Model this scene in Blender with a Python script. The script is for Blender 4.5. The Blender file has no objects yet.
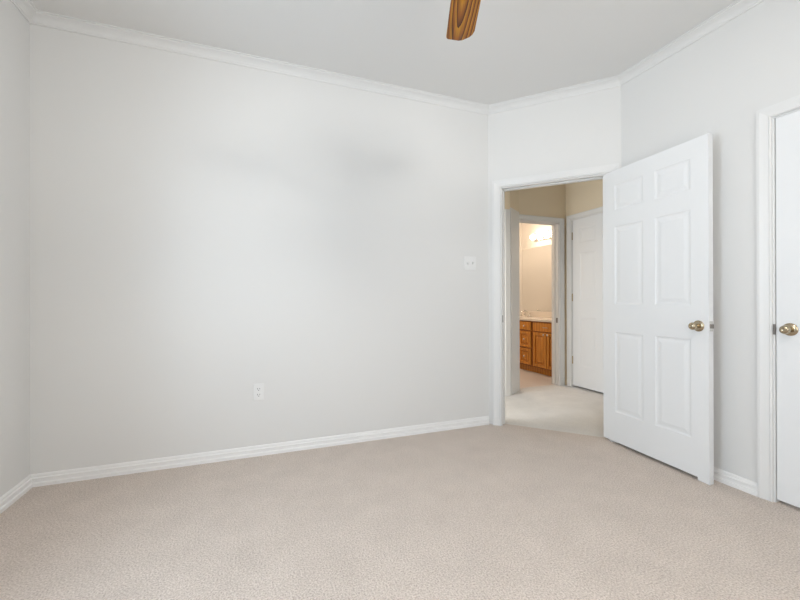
import bpy, bmesh, math, random
from mathutils import Vector, Matrix

S = bpy.context.scene
C = S.collection
PI = math.pi
random.seed(4)

# ------------------------------------------------------------------ camera
YAW = 0.3584
cam_d = bpy.data.cameras.new('camera')
cam_d.sensor_width = 36.0
cam_d.lens = 377.8 / 800 * 36.0
cam_d.clip_start = 0.02
cam = bpy.data.objects.new('camera', cam_d)
cam.matrix_world = (Matrix.Translation((0, 0, 1.0757))
                    @ Matrix.Rotation(-YAW, 4, 'Z') @ Matrix.Rotation(PI / 2 + 0.0012, 4, 'X')
                    @ Matrix.Rotation(-0.0024, 4, 'Z'))
C.objects.link(cam)
S.camera = cam

# ------------------------------------------------------------------ world, light, exposure
S.view_settings.view_transform = 'Standard'
S.view_settings.look = 'None'
S.view_settings.gamma = 1.0
S.view_settings.use_curve_mapping = False
S.view_settings.exposure = 0.05

w = bpy.data.worlds.new('sky')
S.world = w
w.use_nodes = True
w.node_tree.nodes['Background'].inputs[0].default_value = (0.80, 0.90, 1.0, 1)
w.node_tree.nodes['Background'].inputs[1].default_value = 1.6


def area(name, loc, aim, sx, sy, power, col, spread=180):
    d = bpy.data.lights.new(name, 'AREA')
    d.shape = 'RECTANGLE'
    d.size, d.size_y, d.energy, d.color = sx, sy, power, col
    d.spread = math.radians(spread)
    o = bpy.data.objects.new(name, d)
    C.objects.link(o)
    o.location = loc
    o.rotation_euler = (Vector(aim) - Vector(loc)).to_track_quat('-Z', 'Y').to_euler()
    return o


# daylight through the two bedroom windows (behind the camera) and the added hall window, plus fill lamps
area('daylight_side', (-1.215, 1.15, 1.37), (2.0, 1.15, 1.25), 1.22, 1.40, 18.5, (0.68, 0.84, 1.0), 146)
area('rear_window_fill', (1.00, -0.72, 1.40), (0.60, 2.0, 1.40), 1.50, 1.40, 14, (1.0, 0.94, 0.87))  # rear window light, warm tint added as fill for the left side
area('bathroom_fill_lamp', (3.25, 4.75, 2.70), (3.25, 4.75, 0), 0.30, 0.30, 15, (1.0, 0.84, 0.68))  # unseen lamp added to light the vanity front
area('daylight_hall', (0.93, 3.25, 1.25), (3.0, 3.2, 0.2), 0.50, 1.30, 21, (0.93, 0.97, 1.0))
# the photographer's flash, bounced off the ceiling above the camera
fl_d = bpy.data.lights.new('bounced_flash', 'SPOT')
fl_d.energy, fl_d.color = 150, (1.0, 0.91, 0.80)
fl_d.spot_size, fl_d.spot_blend, fl_d.shadow_soft_size = math.radians(85), 0.7, 0.08
fl = bpy.data.objects.new('bounced_flash', fl_d)
fl.location = (0.1, -0.25, 1.55)
fl.rotation_euler = (Vector((0.45, 0.10, 2.74)) - Vector(fl.location)).to_track_quat('-Z', 'Y').to_euler()
C.objects.link(fl)
# added disc lamp just under the ceiling: throws the fan's faint shadow on the back wall
bo = area('fan_shadow_lamp', (0.72, 0.40, 2.715), (0.66, 2.81, 1.70), 0.38, 0.38, 26, (1.0, 0.98, 0.95))
bo.data.shape = 'DISK'


# ------------------------------------------------------------------ materials
def new_mat(name):
    m = bpy.data.materials.new(name)
    m.use_nodes = True
    nt = m.node_tree
    b = nt.nodes['Principled BSDF']
    return m, nt, b


def node(nt, kind, **kw):
    n = nt.nodes.new(kind)
    for k, v in kw.items():
        if k in n.inputs:
            n.inputs[k].default_value = v
        else:
            setattr(n, k, v)
    return n


def paint(name, col, rough=0.5, bump=0.0, scale=300.0, vary=0.0):
    m, nt, b = new_mat(name)
    b.inputs['Base Color'].default_value = (*col, 1)
    b.inputs['Roughness'].default_value = rough
    b.inputs['Specular IOR Level'].default_value = 0.35
    tc = node(nt, 'ShaderNodeTexCoord')
    if bump:
        n = node(nt, 'ShaderNodeTexNoise', Scale=scale, Detail=3.0)
        nt.links.new(tc.outputs['Object'], n.inputs['Vector'])
        bp = node(nt, 'ShaderNodeBump', Strength=bump, Distance=0.002)
        nt.links.new(n.outputs['Fac'], bp.inputs['Height'])
        nt.links.new(bp.outputs['Normal'], b.inputs['Normal'])
    if vary:
        n = node(nt, 'ShaderNodeTexNoise', Scale=2.0, Detail=3.0)
        nt.links.new(tc.outputs['Object'], n.inputs['Vector'])
        r = node(nt, 'ShaderNodeMapRange')
        r.inputs['To Min'].default_value = 1 - vary
        r.inputs['To Max'].default_value = 1 + vary
        nt.links.new(n.outputs['Fac'], r.inputs['Value'])
        hv = node(nt, 'ShaderNodeHueSaturation', Color=(*col, 1))
        nt.links.new(r.outputs[0], hv.inputs['Value'])
        nt.links.new(hv.outputs['Color'], b.inputs['Base Color'])
    return m


def metal(name, col, rough):
    m, nt, b = new_mat(name)
    b.inputs['Base Color'].default_value = (*col, 1)
    b.inputs['Metallic'].default_value = 1.0
    b.inputs['Roughness'].default_value = rough
    return m


def carpet(name, c0, c1, c2):
    m, nt, b = new_mat(name)
    b.inputs['Roughness'].default_value = 0.97
    b.inputs['Specular IOR Level'].default_value = 0.1
    tc = node(nt, 'ShaderNodeTexCoord')
    n1 = node(nt, 'ShaderNodeTexNoise', Scale=150.0, Detail=2.0, Roughness=0.6)
    n2 = node(nt, 'ShaderNodeTexNoise', Scale=5.0, Detail=4.0, Roughness=0.65)
    v = node(nt, 'ShaderNodeTexVoronoi', Scale=130.0)
    for t in (n1, n2, v):
        nt.links.new(tc.outputs['Object'], t.inputs['Vector'])
    ramp = node(nt, 'ShaderNodeValToRGB')
    e = ramp.color_ramp.elements
    e[0].position, e[0].color = 0.33, (*c0, 1)
    e[1].position, e[1].color = 0.66, (*c2, 1)
    k = e.new(0.48)
    k.color = (*c1, 1)
    nt.links.new(n1.outputs['Fac'], ramp.inputs['Fac'])
    mr = node(nt, 'ShaderNodeMapRange')
    mr.inputs['From Min'].default_value = 0.3
    mr.inputs['From Max'].default_value = 0.7
    mr.inputs['To Min'].default_value = 0.95
    mr.inputs['To Max'].default_value = 1.05
    nt.links.new(n2.outputs['Fac'], mr.inputs['Value'])
    hv = node(nt, 'ShaderNodeHueSaturation')
    nt.links.new(ramp.outputs['Color'], hv.inputs['Color'])
    nt.links.new(mr.outputs[0], hv.inputs['Value'])
    nt.links.new(hv.outputs['Color'], b.inputs['Base Color'])
    ad = node(nt, 'ShaderNodeMath', operation='ADD')
    nt.links.new(n1.outputs['Fac'], ad.inputs[0])
    nt.links.new(v.outputs['Distance'], ad.inputs[1])
    bp = node(nt, 'ShaderNodeBump', Strength=0.7, Distance=0.004)
    nt.links.new(ad.outputs[0], bp.inputs['Height'])
    nt.links.new(bp.outputs['Normal'], b.inputs['Normal'])
    return m


def oak(name, light, mid, dark, along='X', centre=(0, 0, 0), rings=14.0, stretch=0.1, rough=0.35):
    """Plain-sawn oak: ring figure stretched along the grain, so it shows nested V shapes, with fine pores."""
    m, nt, b = new_mat(name)
    b.inputs['Roughness'].default_value = rough
    b.inputs['Specular IOR Level'].default_value = 0.4
    tc = node(nt, 'ShaderNodeTexCoord')
    mp = node(nt, 'ShaderNodeMapping')
    sc = {'X': (stretch, 1, 1), 'Y': (1, stretch, 1), 'Z': (1, 1, stretch)}[along]
    mp.inputs['Scale'].default_value = sc
    mp.inputs['Location'].default_value = [-a * s for a, s in zip(centre, sc)]
    nt.links.new(tc.outputs['Object'], mp.inputs['Vector'])
    wv = node(nt, 'ShaderNodeTexWave', wave_type='RINGS', rings_direction='SPHERICAL', wave_profile='SAW')
    wv.inputs['Scale'].default_value = rings
    wv.inputs['Distortion'].default_value = 2.2
    wv.inputs['Detail'].default_value = 2.0
    wv.inputs['Detail Scale'].default_value = 1.6
    nt.links.new(mp.outputs['Vector'], wv.inputs['Vector'])
    mp2 = node(nt, 'ShaderNodeMapping')
    mp2.inputs['Scale'].default_value = {'X': (6, 260, 260), 'Y': (260, 6, 260), 'Z': (260, 260, 6)}[along]
    nt.links.new(tc.outputs['Object'], mp2.inputs['Vector'])
    po = node(nt, 'ShaderNodeTexNoise', Scale=1.0, Detail=2.0)
    nt.links.new(mp2.outputs['Vector'], po.inputs['Vector'])
    ramp = node(nt, 'ShaderNodeValToRGB')
    e = ramp.color_ramp.elements
    e[0].position, e[0].color = 0.05, (*light, 1)
    e[1].position, e[1].color = 0.95, (*dark, 1)
    k = e.new(0.55)
    k.color = (*mid, 1)
    nt.links.new(wv.outputs['Fac'], ramp.inputs['Fac'])
    mr = node(nt, 'ShaderNodeMapRange')
    mr.inputs['From Min'].default_value = 0.3
    mr.inputs['From Max'].default_value = 0.7
    mr.inputs['To Min'].default_value = 0.72
    mr.inputs['To Max'].default_value = 1.15
    nt.links.new(po.outputs['Fac'], mr.inputs['Value'])
    hv = node(nt, 'ShaderNodeHueSaturation')
    nt.links.new(ramp.outputs['Color'], hv.inputs['Color'])
    nt.links.new(mr.outputs[0], hv.inputs['Value'])
    nt.links.new(hv.outputs['Color'], b.inputs['Base Color'])
    return m


def glow(name, col, strength):
    m, nt, b = new_mat(name)
    b.inputs['Base Color'].default_value = (*col, 1)
    b.inputs['Emission Color'].default_value = (*col, 1)
    b.inputs['Emission Strength'].default_value = strength
    return m


def pane_mat():
    m, nt, b = new_mat('window_glass')
    nt.nodes.remove(b)
    t = node(nt, 'ShaderNodeBsdfTransparent')
    g = node(nt, 'ShaderNodeBsdfGlossy', Roughness=0.0)
    mx = node(nt, 'ShaderNodeMixShader', Fac=0.06)
    nt.links.new(t.outputs[0], mx.inputs[1])
    nt.links.new(g.outputs[0], mx.inputs[2])
    nt.links.new(mx.outputs[0], nt.nodes['Material Output'].inputs[0])
    return m


M_WALL = paint('wall_paint', (0.755, 0.752, 0.738), 0.55, 0.12, 160)
M_HALL = paint('hall_paint_warm_lit', (0.84, 0.725, 0.55), 0.55, 0.12, 160)  # tan tint carries the warm lamplight on the hall walls
M_BATH = paint('bath_paint', (0.84, 0.79, 0.72), 0.5, 0.1, 160)
M_CEIL = paint('ceiling_paint', (0.80, 0.795, 0.78), 0.8, 0.2, 120)
M_TRIM = paint('trim_paint', (0.785, 0.785, 0.775), 0.35)
M_BASE = paint('baseboard_paint', (0.87, 0.865, 0.855), 0.3)
M_DOOR = paint('door_paint', (0.83, 0.84, 0.845), 0.33, 0.03, 90)
M_CARPET = carpet('carpet', (0.48, 0.405, 0.35), (0.625, 0.545, 0.485), (0.76, 0.68, 0.615))
M_HCARPET = carpet('hall_carpet', (0.63, 0.605, 0.58), (0.71, 0.69, 0.665), (0.77, 0.75, 0.73))
M_BFLOOR = paint('bath_floor_vinyl', (0.72, 0.65, 0.60), 0.35, vary=0.06)
M_OAKF = oak('oak_blade', (0.58, 0.26, 0.022), (0.36, 0.115, 0.012), (0.07, 0.013, 0.003), 'X', (0.22, 0.012, 0.0), 21.0, 0.085, 0.35)
M_OAKV = oak('oak_vanity', (0.72, 0.32, 0.06), (0.66, 0.27, 0.045), (0.54, 0.19, 0.028), 'Z', (0.0, 0.0, -0.3), 6.0, 0.08, 0.35)
M_OAK_SHADED = oak('oak_face_frame_shaded', (0.40, 0.13, 0.022), (0.33, 0.10, 0.016), (0.24, 0.065, 0.01), 'Z', (0.0, 0.0, -0.3), 6.0, 0.08, 0.35)  # vanity oak darkened, shade beside the drawers put into the colour
M_DARKW = paint('cabinet_gap', (0.10, 0.035, 0.012), 0.6)
M_BRASS = metal('aged_brass', (0.47, 0.395, 0.28), 0.2)
M_HINGE = metal('hinge_brass', (0.45, 0.36, 0.22), 0.35)
M_STEEL = metal('latch_steel', (0.28, 0.26, 0.24), 0.35)
M_CHROME = metal('chrome', (0.82, 0.80, 0.77), 0.12)
M_MIRROR = metal('mirror_silver', (0.90, 0.89, 0.87), 0.01)
M_PLASTIC = paint('white_plastic', (0.81, 0.81, 0.80), 0.3)
M_SLOT = paint('slot_dark', (0.06, 0.06, 0.06), 0.6)
M_COUNTER = paint('cultured_marble', (0.80, 0.72, 0.63), 0.2, vary=0.04)
M_BULB = glow('bulb_glass', (1.0, 0.82, 0.64), 15.0)
M_GLASS = pane_mat()


# ------------------------------------------------------------------ mesh helpers
def bx(bm, x0, x1, y0, y1, z0, z1):
    v = [bm.verts.new((x, y, z)) for z in (z0, z1) for x, y in ((x0, y0), (x1, y0), (x1, y1), (x0, y1))]
    for f in ((3, 2, 1, 0), (4, 5, 6, 7), (0, 1, 5, 4), (1, 2, 6, 5), (2, 3, 7, 6), (3, 0, 4, 7)):
        bm.faces.new([v[i] for i in f])


def prism(bm, poly, z0, z1):
    lo = [bm.verts.new((x, y, z0)) for x, y in poly]
    hi = [bm.verts.new((x, y, z1)) for x, y in poly]
    n = len(poly)
    bm.faces.new(lo[::-1])
    bm.faces.new(hi)
    for i in range(n):
        bm.faces.new((lo[i], lo[(i + 1) % n], hi[(i + 1) % n], hi[i]))


def lathe(bm, prof, axis='Z', seg=28, origin=(0, 0, 0)):
    """prof: (radius, height) pairs along the axis."""
    rot = {'Z': Matrix.Identity(3), 'X': Matrix.Rotation(PI / 2, 3, 'Y'), '-X': Matrix.Rotation(-PI / 2, 3, 'Y'),
           'Y': Matrix.Rotation(-PI / 2, 3, 'X'), '-Y': Matrix.Rotation(PI / 2, 3, 'X')}[axis]
    rings = []
    for r, h in prof:
        if r < 1e-6:
            rings.append([bm.verts.new(rot @ Vector((0, 0, h)) + Vector(origin))])
        else:
            rings.append([bm.verts.new(rot @ Vector((r * math.cos(2 * PI * k / seg), r * math.sin(2 * PI * k / seg), h)) + Vector(origin)) for k in range(seg)])
    for a, b in zip(rings, rings[1:]):
        for k in range(seg):
            q = (k + 1) % seg
            if len(a) == 1 and len(b) == 1:
                continue
            if len(a) == 1:
                bm.faces.new((a[0], b[q], b[k]))
            elif len(b) == 1:
                bm.faces.new((a[k], a[q], b[0]))
            else:
                bm.faces.new((a[k], a[q], b[q], b[k]))
    for ring in (rings[0], rings[-1]):
        if len(ring) > 1:
            bm.faces.new(ring)


def tube(bm, pts, r, seg=10):
    rings = []
    pts = [Vector(p) for p in pts]
    for i, p in enumerate(pts):
        t = (pts[min(i + 1, len(pts) - 1)] - pts[max(i - 1, 0)]).normalized()
        a = t.orthogonal().normalized() if not rings else (last - t * last.dot(t)).normalized()
        last = a
        b = t.cross(a)
        rings.append([bm.verts.new(p + r * (math.cos(2 * PI * k / seg) * a + math.sin(2 * PI * k / seg) * b)) for k in range(seg)])
    for x, y in zip(rings, rings[1:]):
        for k in range(seg):
            bm.faces.new((x[k], x[(k + 1) % seg], y[(k + 1) % seg], y[k]))
    bm.faces.new(rings[0][::-1])
    bm.faces.new(rings[-1])


def obj(name, bm, mat, parent=None, loc=(0, 0, 0), rotz=0.0, bevel=0.0, smooth=False):
    bmesh.ops.recalc_face_normals(bm, faces=bm.faces)
    me = bpy.data.meshes.new(name)
    bm.to_mesh(me)
    bm.free()
    me.materials.append(mat)
    o = bpy.data.objects.new(name, me)
    C.objects.link(o)
    o.location = loc
    o.rotation_euler = (0, 0, rotz)
    if parent:
        o.parent = parent
    if bevel:
        b = o.modifiers.new('bevel', 'BEVEL')
        b.width, b.segments, b.limit_method = bevel, 2, 'ANGLE'
    if smooth:
        for p in me.polygons:
            p.use_smooth = True
        try:
            me.set_sharp_from_angle(angle=math.radians(40))
        except Exception:
            pass
    return o


def box(name, dims, mat, parent=None, **kw):
    bm = bmesh.new()
    bx(bm, *dims)
    return obj(name, bm, mat, parent, **kw)


def struct(o, label=None, cat=None):
    o['kind'] = 'structure'
    if label:
        o['label'] = label
    if cat:
        o['category'] = cat
    return o


def thing(o, label, cat, group=None):
    o['label'], o['category'] = label, cat
    if group:
        o['group'] = group
    return o


def empty(name, loc, rotz=0.0):
    o = bpy.data.objects.new(name, None)
    o.empty_display_size = 0.1
    C.objects.link(o)
    o.location = loc
    o.rotation_euler = (0, 0, rotz)
    return o


# ------------------------------------------------------------------ room outline
H = 2.7415
T = 0.115
A, B, CC, D, E = (-1.245, 2.812), (1.877, 2.812), (2.565, 2.081), (2.565, -0.75), (-1.245, -0.75)
ROOM = [A, B, CC, D, E]                       # clockwise from above: the room lies on the right hand
L_ANG = math.hypot(CC[0] - B[0], CC[1] - B[1])
DIR = ((CC[0] - B[0]) / L_ANG, (CC[1] - B[1]) / L_ANG)
OUT = (-DIR[1], DIR[0])                       # from the bedroom into the hall
ANG = math.atan2(DIR[1], DIR[0])


def wall(name, P, Q, mat, openings=(), ext=(0, 0), label=None, thick=T, z1=None, blind=()):
    """Wall whose room face runs from P to Q with the room on the right; local x runs along it, local +y goes outwards."""
    L = math.hypot(Q[0] - P[0], Q[1] - P[1])
    top = z1 or H
    bm = bmesh.new()
    x = -ext[0]
    for (a, b, za, zb) in sorted(openings):
        bx(bm, x, a, 0, thick, 0, top)
        if za > 0:
            bx(bm, a, b, 0, thick, 0, za)
        bx(bm, a, b, 0, thick, zb, top)
        x = b
    bx(bm, x, L + ext[1], 0, thick, 0, top)
    for (a, b, za, zb) in blind:
        bx(bm, a, b, thick - 0.02, thick, za, zb)
    o = obj(name, bm, mat, None, (P[0], P[1], 0), math.atan2(Q[1] - P[1], Q[0] - P[0]))
    return struct(o, label, 'wall' if label else None)


def right_normal(p, q):
    L = math.hypot(q[0] - p[0], q[1] - p[1])
    return Vector(((q[1] - p[1]) / L, -(q[0] - p[0]) / L))


def sweep(name, p, q, prof, mat, prev=None, nxt=None):
    """Moulding along wall p-q, room on the right; prof = (out from wall, z); ends mitred towards prev and nxt."""
    n = right_normal(p, q)

    def miter(m):
        return (n + m) / (1 + n.dot(m))
    ma = miter(right_normal(prev, p)) if prev else n
    mb = miter(right_normal(q, nxt)) if nxt else n
    bm = bmesh.new()
    ends = []
    for pt, m in ((p, ma), (q, mb)):
        ends.append([bm.verts.new((pt[0] + m.x * u, pt[1] + m.y * u, z)) for u, z in prof])
    k = len(prof)
    for i in range(k):
        bm.faces.new((ends[0][i], ends[0][(i + 1) % k], ends[1][(i + 1) % k], ends[1][i]))
    bm.faces.new(ends[0])
    bm.faces.new(ends[1][::-1])
    return struct(obj(name, bm, mat))


BASE = [(0, 0), (0.020, 0), (0.020, 0.019), (0.018, 0.022), (0.0115, 0.024), (0.0115, 0.041), (0.0145, 0.043), (0.0145, 0.047), (0.008, 0.052), (0.008, 0.060), (0.005, 0.068), (0, 0.070)]
CROWN = [(u, H - v * 0.76) for u, v in ((0, 0.066), (0.007, 0.066), (0.009, 0.056), (0.014, 0.052), (0.020, 0.040), (0.032, 0.027),
                                        (0.046, 0.019), (0.053, 0.015), (0.055, 0.008), (0.066, 0.006), (0.066, 0), (0, 0))]

# bedroom door opening in the angled wall, closet-type door in the right wall
DO0, DO1, DZ = 0.100, 0.938, 2.052            # rough opening along the angled wall
R0 = 2.081 - 1.195                            # right door: distance along the right wall
R1 = R0 + 0.80

wall('wall_back', A, B, M_WALL, ext=(T, 0))
wall('wall_angled', B, CC, M_WALL, [(DO0, DO1, 0, DZ)])
wall('wall_right', CC, D, M_WALL, [(R0, R1, 0, DZ)], ext=(0, T), blind=[(R0, R1, 0, DZ)])
W1 = (0.75 + 0.45 - 0.75 + 1.6, 0, 0, 0)
wall('wall_front', D, E, M_WALL, [(0.765, 2.365, 0.62, 2.12)])
wall('wall_left', E, A, M_WALL, [(1.25, 2.55, 0.62, 2.12)], ext=(T, 0))

# ceiling over bedroom, hall and bathroom
bm = bmesh.new()
bx(bm, -1.5, 4.7, -1.0, 5.8, H, H + 0.1)
struct(obj('ceiling', bm, M_CEIL))

O6 = 0.062
B6, C6 = (B[0] + OUT[0] * O6, B[1] + OUT[1] * O6), (CC[0] + OUT[0] * O6, CC[1] + OUT[1] * O6)
bm = bmesh.new()
prism(bm, [(-1.36, 2.86), (B6[0], 2.86), B6, C6, (2.62, C6[1]), (2.62, -0.865), (-1.36, -0.865)], -0.06, 0)
struct(obj('floor', bm, M_CARPET))
bm = bmesh.new()
prism(bm, [(0.75, 2.862), (B6[0] + 0.001, 2.862), (B6[0] + 0.001, B6[1]), (C6[0] + 0.001, C6[1]), (2.622, C6[1]), (2.622, 1.6), (3.80, 1.6), (3.80, 3.81), (0.75, 3.81)], -0.06, 0)
struct(obj('floor_hall', bm, M_HCARPET))
bm = bmesh.new()
bx(bm, 2.6, 4.5, 3.811, 5.65, -0.06, 0)
struct(obj('floor_bathroom', bm, M_BFLOOR))

# crown moulding and baseboards of the bedroom
for i, nm in enumerate(('trim_1', 'trim_2', 'trim_3', 'trim_4', 'trim_5')):
    sweep(nm, ROOM[i], ROOM[(i + 1) % 5], CROWN, M_TRIM, ROOM[i - 1], ROOM[(i + 2) % 5])
sweep('baseboard_back', A, B, BASE, M_BASE, E, CC)
sweep('baseboard_right', CC, (2.565, 1.2475), BASE, M_BASE, B, None)
sweep('baseboard_left', E, A, BASE, M_BASE, D, B)
sweep('baseboard_front', D, E, BASE, M_BASE, CC, A)
sweep('baseboard_right_rear', (2.565, 0.32), D, BASE, M_BASE, None, E)


# ------------------------------------------------------------------ door casings (profiled, mitred) and jambs
CAS = [(0, 0.0), (0, 0.011), (0.006, 0.015), (0.012, 0.012), (0.030, 0.015), (0.048, 0.019), (0.060, 0.019), (0.060, 0.0)]


def casing(name, P, ang, x0, x1, zt, w0=0.060, w1=0.060, z_off=0.0, mat=None):
    """U of casing around an opening; local x along the wall, room side is local -y."""
    bm = bmesh.new()
    path = [((x0, 0.0), (-w0, 0)), ((x0, zt), (-w0, 0.060)), ((x1, zt), (w1, 0.060)), ((x1, 0.0), (w1, 0))]
    rows = []
    for (x, z), (ox, oz) in path:
        rows.append([bm.verts.new((x + ox * u / 0.060, -t, z + oz * u / 0.060)) for u, t in CAS])
    k = len(CAS)
    for a, b in zip(rows, rows[1:]):
        for i in range(k):
            bm.faces.new((a[i], a[(i + 1) % k], b[(i + 1) % k], b[i]))
    bm.faces.new(rows[0])
    bm.faces.new(rows[-1][::-1])
    return struct(obj(name, bm, mat or M_TRIM, None, (P[0], P[1], 0), ang))


def jamb(name, P, ang, x0, x1, zt, depth, th=0.016, stop=None, mat=None):
    """Lining of an opening with an optional stop bead at local y = stop."""
    bm = bmesh.new()
    bx(bm, x0, x0 + th, 0.0, depth, 0, zt)
    bx(bm, x1 - th, x1, 0.0, depth, 0, zt)
    bx(bm, x0 + th, x1 - th, 0.0, depth, zt - th, zt)
    if stop is not None:
        s = 0.010
        bx(bm, x0 + th, x0 + th + s, stop, stop + 0.032, 0, zt - th - s)
        bx(bm, x1 - th - s, x1 - th, stop, stop + 0.032, 0, zt - th - s)
        bx(bm, x0 + th, x1 - th, stop, stop + 0.032, zt - th - s, zt - th)
    return struct(obj(name, bm, mat or M_TRIM, None, (P[0], P[1], 0), ang))


casing('trim_6', B, ANG, DO0 + 0.008, DO1 - 0.008, DZ - 0.008, 0.070, 0.060)
t7 = jamb('trim_7', B, ANG, DO0, DO1, DZ, T, stop=0.045)
box('strike_plate', (DO0 + 0.0155, DO0 + 0.0185, 0.010, 0.036, 0.885, 0.945), M_STEEL, t7)
RP, RANG = CC, math.atan2(D[1] - CC[1], D[0] - CC[0])
casing('trim_8', RP, RANG, R0 + 0.008, R1 - 0.008, DZ - 0.008)
t9 = jamb('trim_9', RP, RANG, R0, R1, DZ, 0.09, stop=0.050)
box('strike_plate', (R0 + 0.004, R0 + 0.0165, -0.001, 0.004, 0.890, 0.945), M_STEEL, t9)


# ------------------------------------------------------------------ six-panel doors
def door_mesh(wd, ht, th, cols, rows):
    bm = bmesh.new()
    xs = sorted({0, wd, *[c for p in cols for c in p]})
    zs = sorted({0, ht, *[c for p in rows for c in p]})

    def ring(x0, x1, z0, z1, y):
        return [bm.verts.new((x, y, z)) for x, z in ((x0, z0), (x1, z0), (x1, z1), (x0, z1))]

    for side in (0, 1):
        def Y(d):
            return d if side == 0 else th - d
        for xa, xb in zip(xs, xs[1:]):
            for za, zb in zip(zs, zs[1:]):
                is_p = any(abs(xa - c[0]) < 1e-6 and abs(xb - c[1]) < 1e-6 for c in cols) and any(abs(za - r[0]) < 1e-6 and abs(zb - r[1]) < 1e-6 for r in rows)
                if not is_p:
                    bm.faces.new(ring(xa, xb, za, zb, Y(0)))
                    continue
                seq = [(0, 0), (0.006, 0.0035), (0.012, 0.005), (0.022, 0.005), (0.042, 0.0015)]
                last = None
                for ins, dep in seq:
                    r = ring(xa + ins, xb - ins, za + ins, zb - ins, Y(dep))
                    if last:
                        for i in range(4):
                            bm.faces.new((last[i], last[(i + 1) % 4], r[(i + 1) % 4], r[i]))
                    last = r
                bm.faces.new(last)
    for xa, xb in zip(xs, xs[1:]):
        for z in (0, ht):
            bm.faces.new([bm.verts.new(p) for p in ((xa, 0, z), (xb, 0, z), (xb, th, z), (xa, th, z))])
    for za, zb in zip(zs, zs[1:]):
        for x in (0, wd):
            bm.faces.new([bm.verts.new(p) for p in ((x, 0, za), (x, 0, zb), (x, th, zb), (x, th, za))])
    bmesh.ops.remove_doubles(bm, verts=bm.verts, dist=1e-5)
    return bm


def door_rows(ht):
    # measured downwards from the top of the leaf
    return [(ht - 1.800, ht - 1.205), (ht - 1.000, ht - 0.420), (ht - 0.300, ht - 0.110)]


def knob(parent, x, y, z, side):
    """Round brass knob; side = '-Y' or 'Y' of the leaf."""
    bm = bmesh.new()
    lathe(bm, [(0.0, 0.0), (0.032, 0.0), (0.033, 0.003), (0.030, 0.007), (0.020, 0.010), (0.0, 0.010)], side, 32, (0, 0, 0))
    rose = obj('knob_rose', bm, M_BRASS, None, smooth=True)
    bm = bmesh.new()
    lathe(bm, [(0.0, 0.009), (0.012, 0.009), (0.0105, 0.020), (0.012, 0.028), (0.016, 0.033), (0.0205, 0.040), (0.0225, 0.048),
               (0.0205, 0.056), (0.0155, 0.061), (0.008, 0.0635), (0.006, 0.062), (0.0, 0.062)], side, 32, (0, 0, 0))
    k = obj('knob', bm, M_BRASS, parent, (x, y, z), smooth=True)
    rose.parent = k
    k['label'] = 'round brass door knob'
    return k


def hinge(parent, x, y, z, leaf=(0.0, 0.02)):
    bm = bmesh.new()
    lathe(bm, [(0.0, -0.045), (0.0062, -0.045), (0.0062, 0.045), (0.004, 0.048), (0.0, 0.050)], 'Z', 12, (x, y, z))
    h = obj('hinge', bm, M_HINGE, parent, smooth=True)
    h['label'] = 'small brass hinge'
    return h


HT = 2.022
STD_COLS = [(0.108, 0.342), (0.430, 0.662)]
# open bedroom door
th0 = math.atan2(-math.cos(0.0697), -math.sin(0.0697))
d1 = obj('door_1', door_mesh(0.765, HT, 0.035, STD_COLS, door_rows(HT)), M_DOOR, None, (2.497, 2.1855, 0.020), th0)
struct(d1, 'white six-panel bedroom door standing wide open against the wall', 'door')
knob(d1, 0.708, 0.0, 0.900, '-Y')
knob(d1, 0.703, 0.035, 0.900, 'Y')
bm = bmesh.new()
bx(bm, 0.7645, 0.7665, 0.005, 0.030, 0.872, 0.930)
lp = obj('latch_plate', bm, M_CHROME, d1)
box('latch_bolt', (0.7665, 0.775, 0.011, 0.026, 0.889, 0.913), M_STEEL, lp)
for z in (0.19, 1.0, 1.84):
    hinge(d1, -0.004, 0.0405, z)
box('bottom_patch', (0.700, 0.7648, 0.0003, 0.0347, -0.018, 0.0), M_DOOR, d1)

# closed door in the right wall: local x runs away from the corner, hinges on the far side
d2 = obj('door_2', door_mesh(0.762, HT, 0.035, STD_COLS, door_rows(HT)), M_DOOR, None, (2.565 + 0.006, 2.081 - R0 - 0.019, 0.018), RANG)
struct(d2, 'white closed door at the frame edge with a brass knob', 'door')
knob(d2, 0.056, 0.0, 0.903, '-Y')
for z in (0.19, 1.0, 1.84):
    hinge(d2, 0.7665, -0.002, z)

# ------------------------------------------------------------------ hall beyond the door
HX, HY = 3.65, 3.75
BD0, BD1 = 2.905, 3.545                       # rough opening of the bathroom door
wall('wall_hall_back', (2.93, HY), (HX, HY), M_HALL, [(0.0, BD1 - 2.93, 0, DZ)], ext=(0, T))
HD0, HD1 = HY - 3.662, HY - 2.87
wall('wall_hall_right', (HX, HY), (HX, 1.70), M_HALL, [(HD0, HD1, 0, DZ + 0.025)], blind=[(HD0, HD1, 0, DZ + 0.025)])
wall('wall_hall_diagonal', (2.665, 3.570), (2.93, HY), M_HALL)
struct(box('trim_15', (0.004, 0.300, -0.014, 0.0, 0.0, 2.125), M_TRIM, None, loc=(2.665, 3.570, 0), rotz=math.atan2(0.18, 0.265)))
wall('wall_hall_left', (0.865, 3.57), (2.665, 3.57), M_HALL, ext=(T, 0))
wall('wall_hall_end', (0.865, 2.927), (0.865, 3.57), M_HALL, [(0.07, 0.57, 0.45, 2.05)])
wall('wall_hall_near', (HX, 1.70), (2.68, 1.70), M_HALL, ext=(T, 0))
t10 = casing('trim_10', (2.93, HY), 0.0, BD0 - 2.93 + 0.024, BD1 - 2.93 - 0.008, DZ - 0.008, 0.034, 0.075)
t11 = jamb('trim_11', (BD0, HY), 0.0, 0.016, BD1 - BD0, DZ, T, stop=0.05)
box('strike_plate', (BD1 - BD0 - 0.0185, BD1 - BD0 - 0.0155, 0.010, 0.036, 0.79, 0.85), M_STEEL, t11)
casing('trim_12', (HX, HY), -PI / 2, HD0 + 0.008, HD1 - 0.008, DZ + 0.017)
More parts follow.
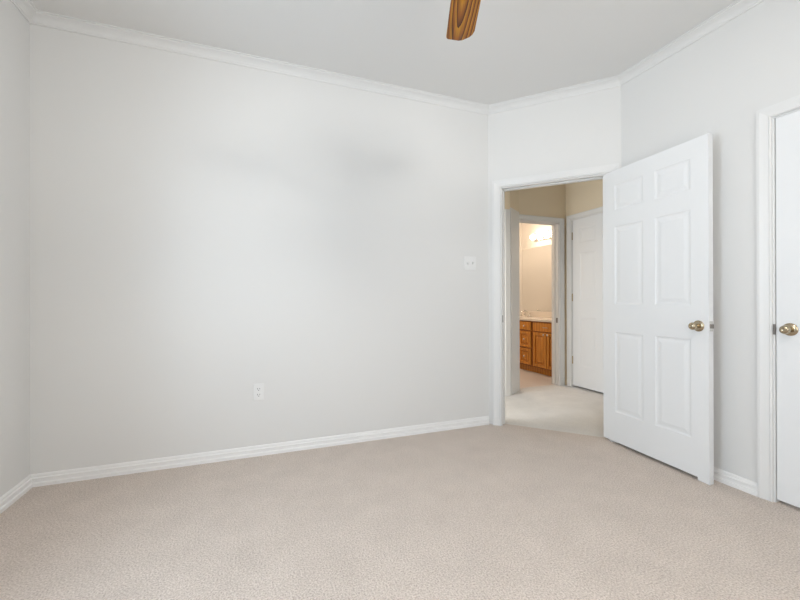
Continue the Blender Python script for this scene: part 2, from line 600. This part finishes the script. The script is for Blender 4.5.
jamb('trim_13', (HX, HY), -PI / 2, HD0, HD1, DZ + 0.025, 0.09, stop=0.05)
d3 = obj('door_3', door_mesh(0.755, HT + 0.025, 0.035, STD_COLS, door_rows(HT + 0.025)), M_DOOR, None, (HX + 0.008, HY - HD0 - 0.019, 0.022), -PI / 2)
struct(d3, 'white closed hall door with brass hinges beside the bathroom doorway', 'door')
for z in (0.31, 1.085, 1.845):
    hinge(d3, -0.003, -0.004, z)
knob(d3, 0.69, 0.0, 0.90, '-Y')
# right-hand casing of the next door on the hall's left wall
bm = bmesh.new()
bx(bm, 2.595, 2.662, 3.552, 3.5695, 0, 2.10)
struct(obj('trim_14', bm, M_TRIM, bevel=0.004))

# ------------------------------------------------------------------ bathroom
BXR, BYE = 4.35, 5.48
wall('wall_bathroom_back', (2.74, BYE), (BXR, BYE), M_BATH, ext=(T, T))
wall('wall_bathroom_right', (BXR, BYE), (BXR, HY + T), M_BATH, ext=(0, T))
wall('wall_bathroom_left', (2.74, HY + T), (2.74, BYE), M_BATH, ext=(T, 0))
bm = bmesh.new()
bx(bm, 2.74, BD0 + 0.016, HY + 0.01, HY + T, 0, H)
bx(bm, BD1, BXR, HY + 0.055, HY + T, 0, H)
bx(bm, BD0 + 0.016, BD1, HY + 0.056, HY + T, DZ, H)
struct(obj('wall_bathroom_front', bm, M_BATH))

# vanity cabinet: front faces -x; local y runs along the front, origin on the floor
VY0, VY1 = 3.90, 5.475
van = empty('vanity_cabinet', (3.80, VY0, 0))
thing(van, 'oak bathroom vanity cabinet with drawers, seen through the hall doorway', 'cabinet')
VL = VY1 - VY0
bm = bmesh.new()
bx(bm, 0.02, 0.545, 0, VL, 0.10, 0.765)
bx(bm, 0.075, 0.545, 0, VL, 0.0, 0.10)
obj('carcass', bm, M_DARKW, van)
bm = bmesh.new()
bx(bm, 0.060, 0.075, 0, VL, 0.0, 0.10)
obj('toe_kick', bm, M_OAKV, van)
# face frame, its oak darkened to paint shade around the drawers
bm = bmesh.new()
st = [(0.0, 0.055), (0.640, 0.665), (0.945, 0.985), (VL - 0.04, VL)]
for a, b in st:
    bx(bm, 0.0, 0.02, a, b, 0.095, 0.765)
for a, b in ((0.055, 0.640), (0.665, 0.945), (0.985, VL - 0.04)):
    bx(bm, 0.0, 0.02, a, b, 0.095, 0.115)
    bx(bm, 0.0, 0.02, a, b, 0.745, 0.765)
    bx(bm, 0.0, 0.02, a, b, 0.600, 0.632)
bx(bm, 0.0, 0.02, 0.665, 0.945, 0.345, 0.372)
obj('face_frame', bm, M_OAK_SHADED, van)


def panel_front(name, y0, y1, z0, z1, parent, raised=True):
    """Raised-panel front, 18 mm thick, standing proud of the face frame towards -x."""
    bm = bmesh.new()
    seq = [(0.0, 0.0), (0.004, -0.016), (0.006, -0.018)]
    if raised:
        seq += [(0.045, -0.018), (0.049, -0.003), (0.058, -0.003), (0.080, -0.016)]
    else:
        seq += [(0.020, -0.018), (0.024, -0.016)]
    last = None
    for ins, x in seq:
        r = [bm.verts.new((x, y, z)) for y, z in ((y0 + ins, z0 + ins), (y1 - ins, z0 + ins), (y1 - ins, z1 - ins), (y0 + ins, z1 - ins))]
        if last:
            for i in range(4):
                bm.faces.new((last[i], last[(i + 1) % 4], r[(i + 1) % 4], r[i]))
        else:
            bm.faces.new(r)
        last = r
    bm.faces.new(last)
    # origin in the front's centre, so that each has its own grain
    c = Vector((0, (y0 + y1) / 2, (z0 + z1) / 2))
    for v in bm.verts:
        v.co -= c
    return obj(name, bm, M_OAKV, parent, c)


def pull(parent, y, z):
    bm = bmesh.new()
    lathe(bm, [(0.0, 0.0), (0.006, 0.0), (0.005, 0.012), (0.013, 0.018), (0.015, 0.023), (0.010, 0.028), (0.0, 0.029)], '-X', 16, (-0.016, y, z))
    k = obj('cabinet_knob', bm, M_CHROME, parent, smooth=True)
    k['label'] = 'small chrome knob'
    return k


for (y0, y1, ky) in ((0.065, 0.342, 0.105), (0.350, 0.628, -0.105), (0.995, 1.260, 0.10), (1.268, 1.525, -0.10)):
    d = panel_front('cabinet_door', y0, y1, 0.105, 0.612, van)
    pull(d, ky, 0.225)
for (y0, y1, z0, z1) in ((0.065, 0.628, 0.622, 0.752), (0.675, 0.935, 0.622, 0.752), (0.675, 0.935, 0.362, 0.610), (0.675, 0.935, 0.105, 0.352), (0.995, 1.525, 0.622, 0.752)):
    d = panel_front('drawer', y0, y1, z0, z1, van, raised=(z1 - z0) > 0.2)
    if y1 - y0 > 0.4:
        bm = bmesh.new()
        for q in (-0.045, 0.045):
            tube(bm, [(-0.015, q, 0), (-0.038, q, 0)], 0.004, 8)
        tube(bm, [(-0.038, -0.050, 0), (-0.038, 0.050, 0)], 0.005, 8)
        h = obj('drawer_pull', bm, M_CHROME, d, smooth=True)
        h['label'] = 'chrome bar pull'
    else:
        pull(d, 0, 0)

ct = empty('bathroom_countertop', (3.80, VY0, 0.765))
thing(ct, 'beige bathroom countertop with backsplash on the oak vanity', 'countertop')
box('counter', (-0.025, 0.549, -0.03, VL, 0.0, 0.034), M_COUNTER, ct, bevel=0.006)
box('backsplash', (0.530, 0.549, -0.03, VL, 0.034, 0.124), M_COUNTER, ct, bevel=0.004)
bm = bmesh.new()
lathe(bm, [(0.20, 0.034), (0.205, 0.040), (0.195, 0.043), (0.18, 0.038), (0.13, 0.035), (0.0, 0.0345)], 'Z', 36, (0.22, 1.30, 0))
for v in bm.verts:
    v.co.x = 0.22 + (v.co.x - 0.22) * 0.8
obj('basin_rim', bm, M_COUNTER, ct, smooth=True)

fa = empty('bathroom_faucet', (4.255, 5.23, 0.7992))
thing(fa, 'small chrome faucet on the bathroom countertop by the mirror', 'faucet')
bm = bmesh.new()
bx(bm, -0.025, 0.025, -0.08, 0.08, 0, 0.012)
obj('base_plate', bm, M_CHROME, fa, bevel=0.004)
bm = bmesh.new()
tube(bm, [(0, 0, 0.01), (0, 0, 0.07), (-0.02, 0, 0.095), (-0.06, 0, 0.10), (-0.11, 0, 0.085), (-0.118, 0, 0.07)], 0.011, 12)
obj('spout', bm, M_CHROME, fa, smooth=True)
for q in (-0.06, 0.06):
    bm = bmesh.new()
    lathe(bm, [(0.0, 0.010), (0.016, 0.010), (0.012, 0.03), (0.020, 0.045), (0.020, 0.058), (0.0, 0.062)], 'Z', 14, (0, q, 0))
    obj('tap_handle', bm, M_CHROME, fa, smooth=True)

mi = box('bathroom_mirror', (0, 0.006, 0, 1.555, 0, 1.065), M_MIRROR, None, loc=(4.3435, 3.91, 0.895))
thing(mi, 'large frameless wall mirror above the vanity countertop', 'mirror')

vl = empty('vanity_light', (4.35, 4.845, 2.115))
thing(vl, 'chrome bar light with glowing bulbs above the bathroom mirror', 'wall lamp')
bm = bmesh.new()
bx(bm, -0.028, 0.0, -0.31, 0.31, -0.055, 0.055)
obj('light_bar', bm, M_CHROME, vl, bevel=0.006)
for k in range(4):
    y = -0.228 + 0.152 * k
    bm = bmesh.new()
    lathe(bm, [(0.0, 0.028), (0.030, 0.028), (0.034, 0.034), (0.026, 0.058), (0.0, 0.058)], '-X', 20, (0, y, 0))
    so = obj('socket_cup', bm, M_CHROME, vl, smooth=True)
    bm = bmesh.new()
    prof = [(0.0, 0.056)] + [(0.047 * math.sin(a), 0.100 - 0.047 * math.cos(a)) for a in [0.35 + i * (PI - 0.35) / 10 for i in range(10)]] + [(0.0, 0.147)]
    lathe(bm, prof, '-X', 20, (0, y, 0))
    g = obj('bulb', bm, M_BULB, so, smooth=True)
    g['label'] = 'glowing globe bulb'

# ------------------------------------------------------------------ windows behind the camera, and one added at the hall's end for its daylight
def window(name, P, Q, a, b, za, zb, label):
    """Frame with a meeting rail and one pane, in the middle of the wall's thickness."""
    ang = math.atan2(Q[1] - P[1], Q[0] - P[0])
    root = struct(empty(name, (P[0], P[1], 0), ang), label, 'window')
    bm = bmesh.new()
    f = 0.04
    bx(bm, a, a + f, 0.04, 0.09, za, zb)
    bx(bm, b - f, b, 0.04, 0.09, za, zb)
    bx(bm, a + f, b - f, 0.04, 0.09, za, za + f)
    bx(bm, a + f, b - f, 0.04, 0.09, zb - f, zb)
    zm = (za + zb) / 2
    bx(bm, a + f, b - f, 0.045, 0.085, zm - 0.02, zm + 0.02)
    o = obj('window_frame', bm, M_TRIM, root)
    bm = bmesh.new()
    bx(bm, a + f, b - f, 0.062, 0.066, za + f, zm - 0.02)
    bx(bm, a + f, b - f, 0.062, 0.066, zm + 0.02, zb - f)
    obj('window_pane', bm, M_GLASS, o)
    return root


window('window_1', D, E, 0.765, 2.365, 0.62, 2.12, 'white bedroom window behind the viewer')
window('window_2', E, A, 1.25, 2.55, 0.62, 2.12, 'white bedroom window in the side wall near the viewer')
window('added_hall_window', (0.865, 2.927), (0.865, 3.57), 0.07, 0.57, 0.45, 2.05, 'narrow white window added at the end of the hall for daylight')

# ------------------------------------------------------------------ light switch and outlet on the back wall
sw = empty('light_switch', (1.691, 2.812, 1.391))
thing(sw, 'white double light switch on the back wall near the doorway', 'light switch')
box('switch_plate', (-0.058, 0.058, -0.006, 0.0, -0.058, 0.058), M_PLASTIC, sw, bevel=0.003)
for q, up in ((-0.023, -1), (0.023, 1)):
    bm = bmesh.new()
    v = [(-0.005, -0.0055, -0.012), (0.005, -0.0055, -0.012), (0.005, -0.0055, 0.012), (-0.005, -0.0055, 0.012)]
    u = [(-0.004, -0.017, up * 0.009 - 0.004), (0.004, -0.017, up * 0.009 - 0.004), (0.004, -0.017, up * 0.009 + 0.004), (-0.004, -0.017, up * 0.009 + 0.004)]
    a = [bm.verts.new((x + q, y, z)) for x, y, z in v]
    b = [bm.verts.new((x + q, y, z)) for x, y, z in u]
    bm.faces.new(a)
    bm.faces.new(b)
    for i in range(4):
        bm.faces.new((a[i], a[(i + 1) % 4], b[(i + 1) % 4], b[i]))
    tg = obj('toggle', bm, M_PLASTIC, sw)
    for zz in (-0.030, 0.030):
        bm = bmesh.new()
        lathe(bm, [(0.0, 0.0055), (0.003, 0.0055), (0.002, 0.007), (0.0, 0.007)], '-Y', 10, (q, 0, zz))
        obj('screw', bm, M_PLASTIC, tg)

ou = empty('wall_outlet', (0.0, 2.812, 0.442))
thing(ou, 'white duplex power outlet low on the back wall above the carpet', 'outlet')
box('outlet_plate', (-0.035, 0.035, -0.006, 0.0, -0.0575, 0.0575), M_PLASTIC, ou, bevel=0.003)
for zc in (-0.020, 0.020):
    bm = bmesh.new()
    poly = []
    for k in range(24):
        a = 2 * PI * k / 24
        poly.append((max(-0.0165, min(0.0165, 0.019 * math.cos(a))), 0.0145 * math.sin(a)))
    lo = [bm.verts.new((x, -0.0055, z + zc)) for x, z in poly]
    hi = [bm.verts.new((x, -0.0085, z + zc)) for x, z in poly]
    bm.faces.new(lo)
    bm.faces.new(hi)
    for i in range(24):
        bm.faces.new((lo[i], lo[(i + 1) % 24], hi[(i + 1) % 24], hi[i]))
    rc = obj('receptacle', bm, M_PLASTIC, ou)
    bm = bmesh.new()
    bx(bm, -0.0085, -0.0055, -0.0091, -0.0083, zc - 0.002, zc + 0.008)
    bx(bm, 0.0055, 0.0085, -0.0091, -0.0083, zc - 0.001, zc + 0.007)
    lathe(bm, [(0.0, 0.0083), (0.003, 0.0083), (0.003, 0.0091), (0.0, 0.0091)], '-Y', 10, (0, 0, zc - 0.008))
    obj('socket_slots', bm, M_SLOT, rc)

# ------------------------------------------------------------------ ceiling fan (one blade reaches into the picture)
ca, sa = math.cos(YAW), math.sin(YAW)


def from_cam(l, d):
    return (d * sa + l * ca, d * ca - l * sa)


FC = from_cam(0.280, 1.275)
fan = empty('ceiling_fan', (FC[0], FC[1], H))
thing(fan, 'ceiling fan with oak wood-grain blades hanging from the ceiling', 'ceiling fan')
bm = bmesh.new()
lathe(bm, [(0.0, 0.0), (0.072, 0.0), (0.070, -0.02), (0.050, -0.05), (0.020, -0.062), (0.0, -0.062)], 'Z', 32)
obj('canopy', bm, M_BRASS, fan, smooth=True)
bm = bmesh.new()
lathe(bm, [(0.0, -0.055), (0.012, -0.055), (0.012, -0.17), (0.0, -0.17)], 'Z', 16)
obj('downrod', bm, M_BRASS, fan, smooth=True)
bm = bmesh.new()
lathe(bm, [(0.0, -0.155), (0.035, -0.155), (0.05, -0.17), (0.115, -0.185), (0.135, -0.205), (0.135, -0.275), (0.120, -0.300), (0.075, -0.315),
           (0.065, -0.33), (0.065, -0.375), (0.045, -0.395), (0.0, -0.400)], 'Z', 40)
obj('motor_housing', bm, M_BRASS, fan, smooth=True)
bm = bmesh.new()
lathe(bm, [(0.0, -0.385), (0.085, -0.385), (0.135, -0.395), (0.150, -0.410), (0.142, -0.450), (0.110, -0.495), (0.060, -0.522), (0.0, -0.530)], 'Z', 32)
obj('shadow_bowl', bm, M_PLASTIC, fan, smooth=True)  # unseen bowl added so the fan's wall shadow hangs lower
ZB = -0.330
base_ang = math.atan2(ca, sa) - 0.040
OUTL = [(0.205, -0.055), (0.230, -0.062), (0.45, -0.0665), (0.640, -0.0680), (0.655, -0.066), (0.662, -0.058), (0.665, -0.002), (0.659, 0.016),
        (0.632, 0.048), (0.612, 0.061), (0.585, 0.068), (0.45, 0.0665), (0.230, 0.062), (0.205, 0.055), (0.200, 0.0)]
blade0 = None
for k in range(5):
    ang = base_ang + 2 * PI * k / 5
    if blade0 is None:
        bm = bmesh.new()
        prism(bm, [(x, -y) for x, y in OUTL], -0.003, 0.003)
        b = obj('blade', bm, M_OAKF, fan, bevel=0.0012)
        bm = bmesh.new()
        prism(bm, [(0.10, -0.016), (0.16, -0.012), (0.21, -0.030), (0.265, -0.028), (0.285, 0.0), (0.265, 0.028), (0.21, 0.030), (0.16, 0.012), (0.10, 0.016)], 0.003, 0.008)
        br = obj('blade_bracket', bm, M_BRASS, b)
        blade0, br0 = b, br
    else:
        b = blade0.copy()
        C.objects.link(b)
        b.parent = fan
        br = br0.copy()
        C.objects.link(br)
        br.parent = b
    b.location = (0, 0, ZB)
    b.rotation_euler = (math.radians(8), 0, ang)
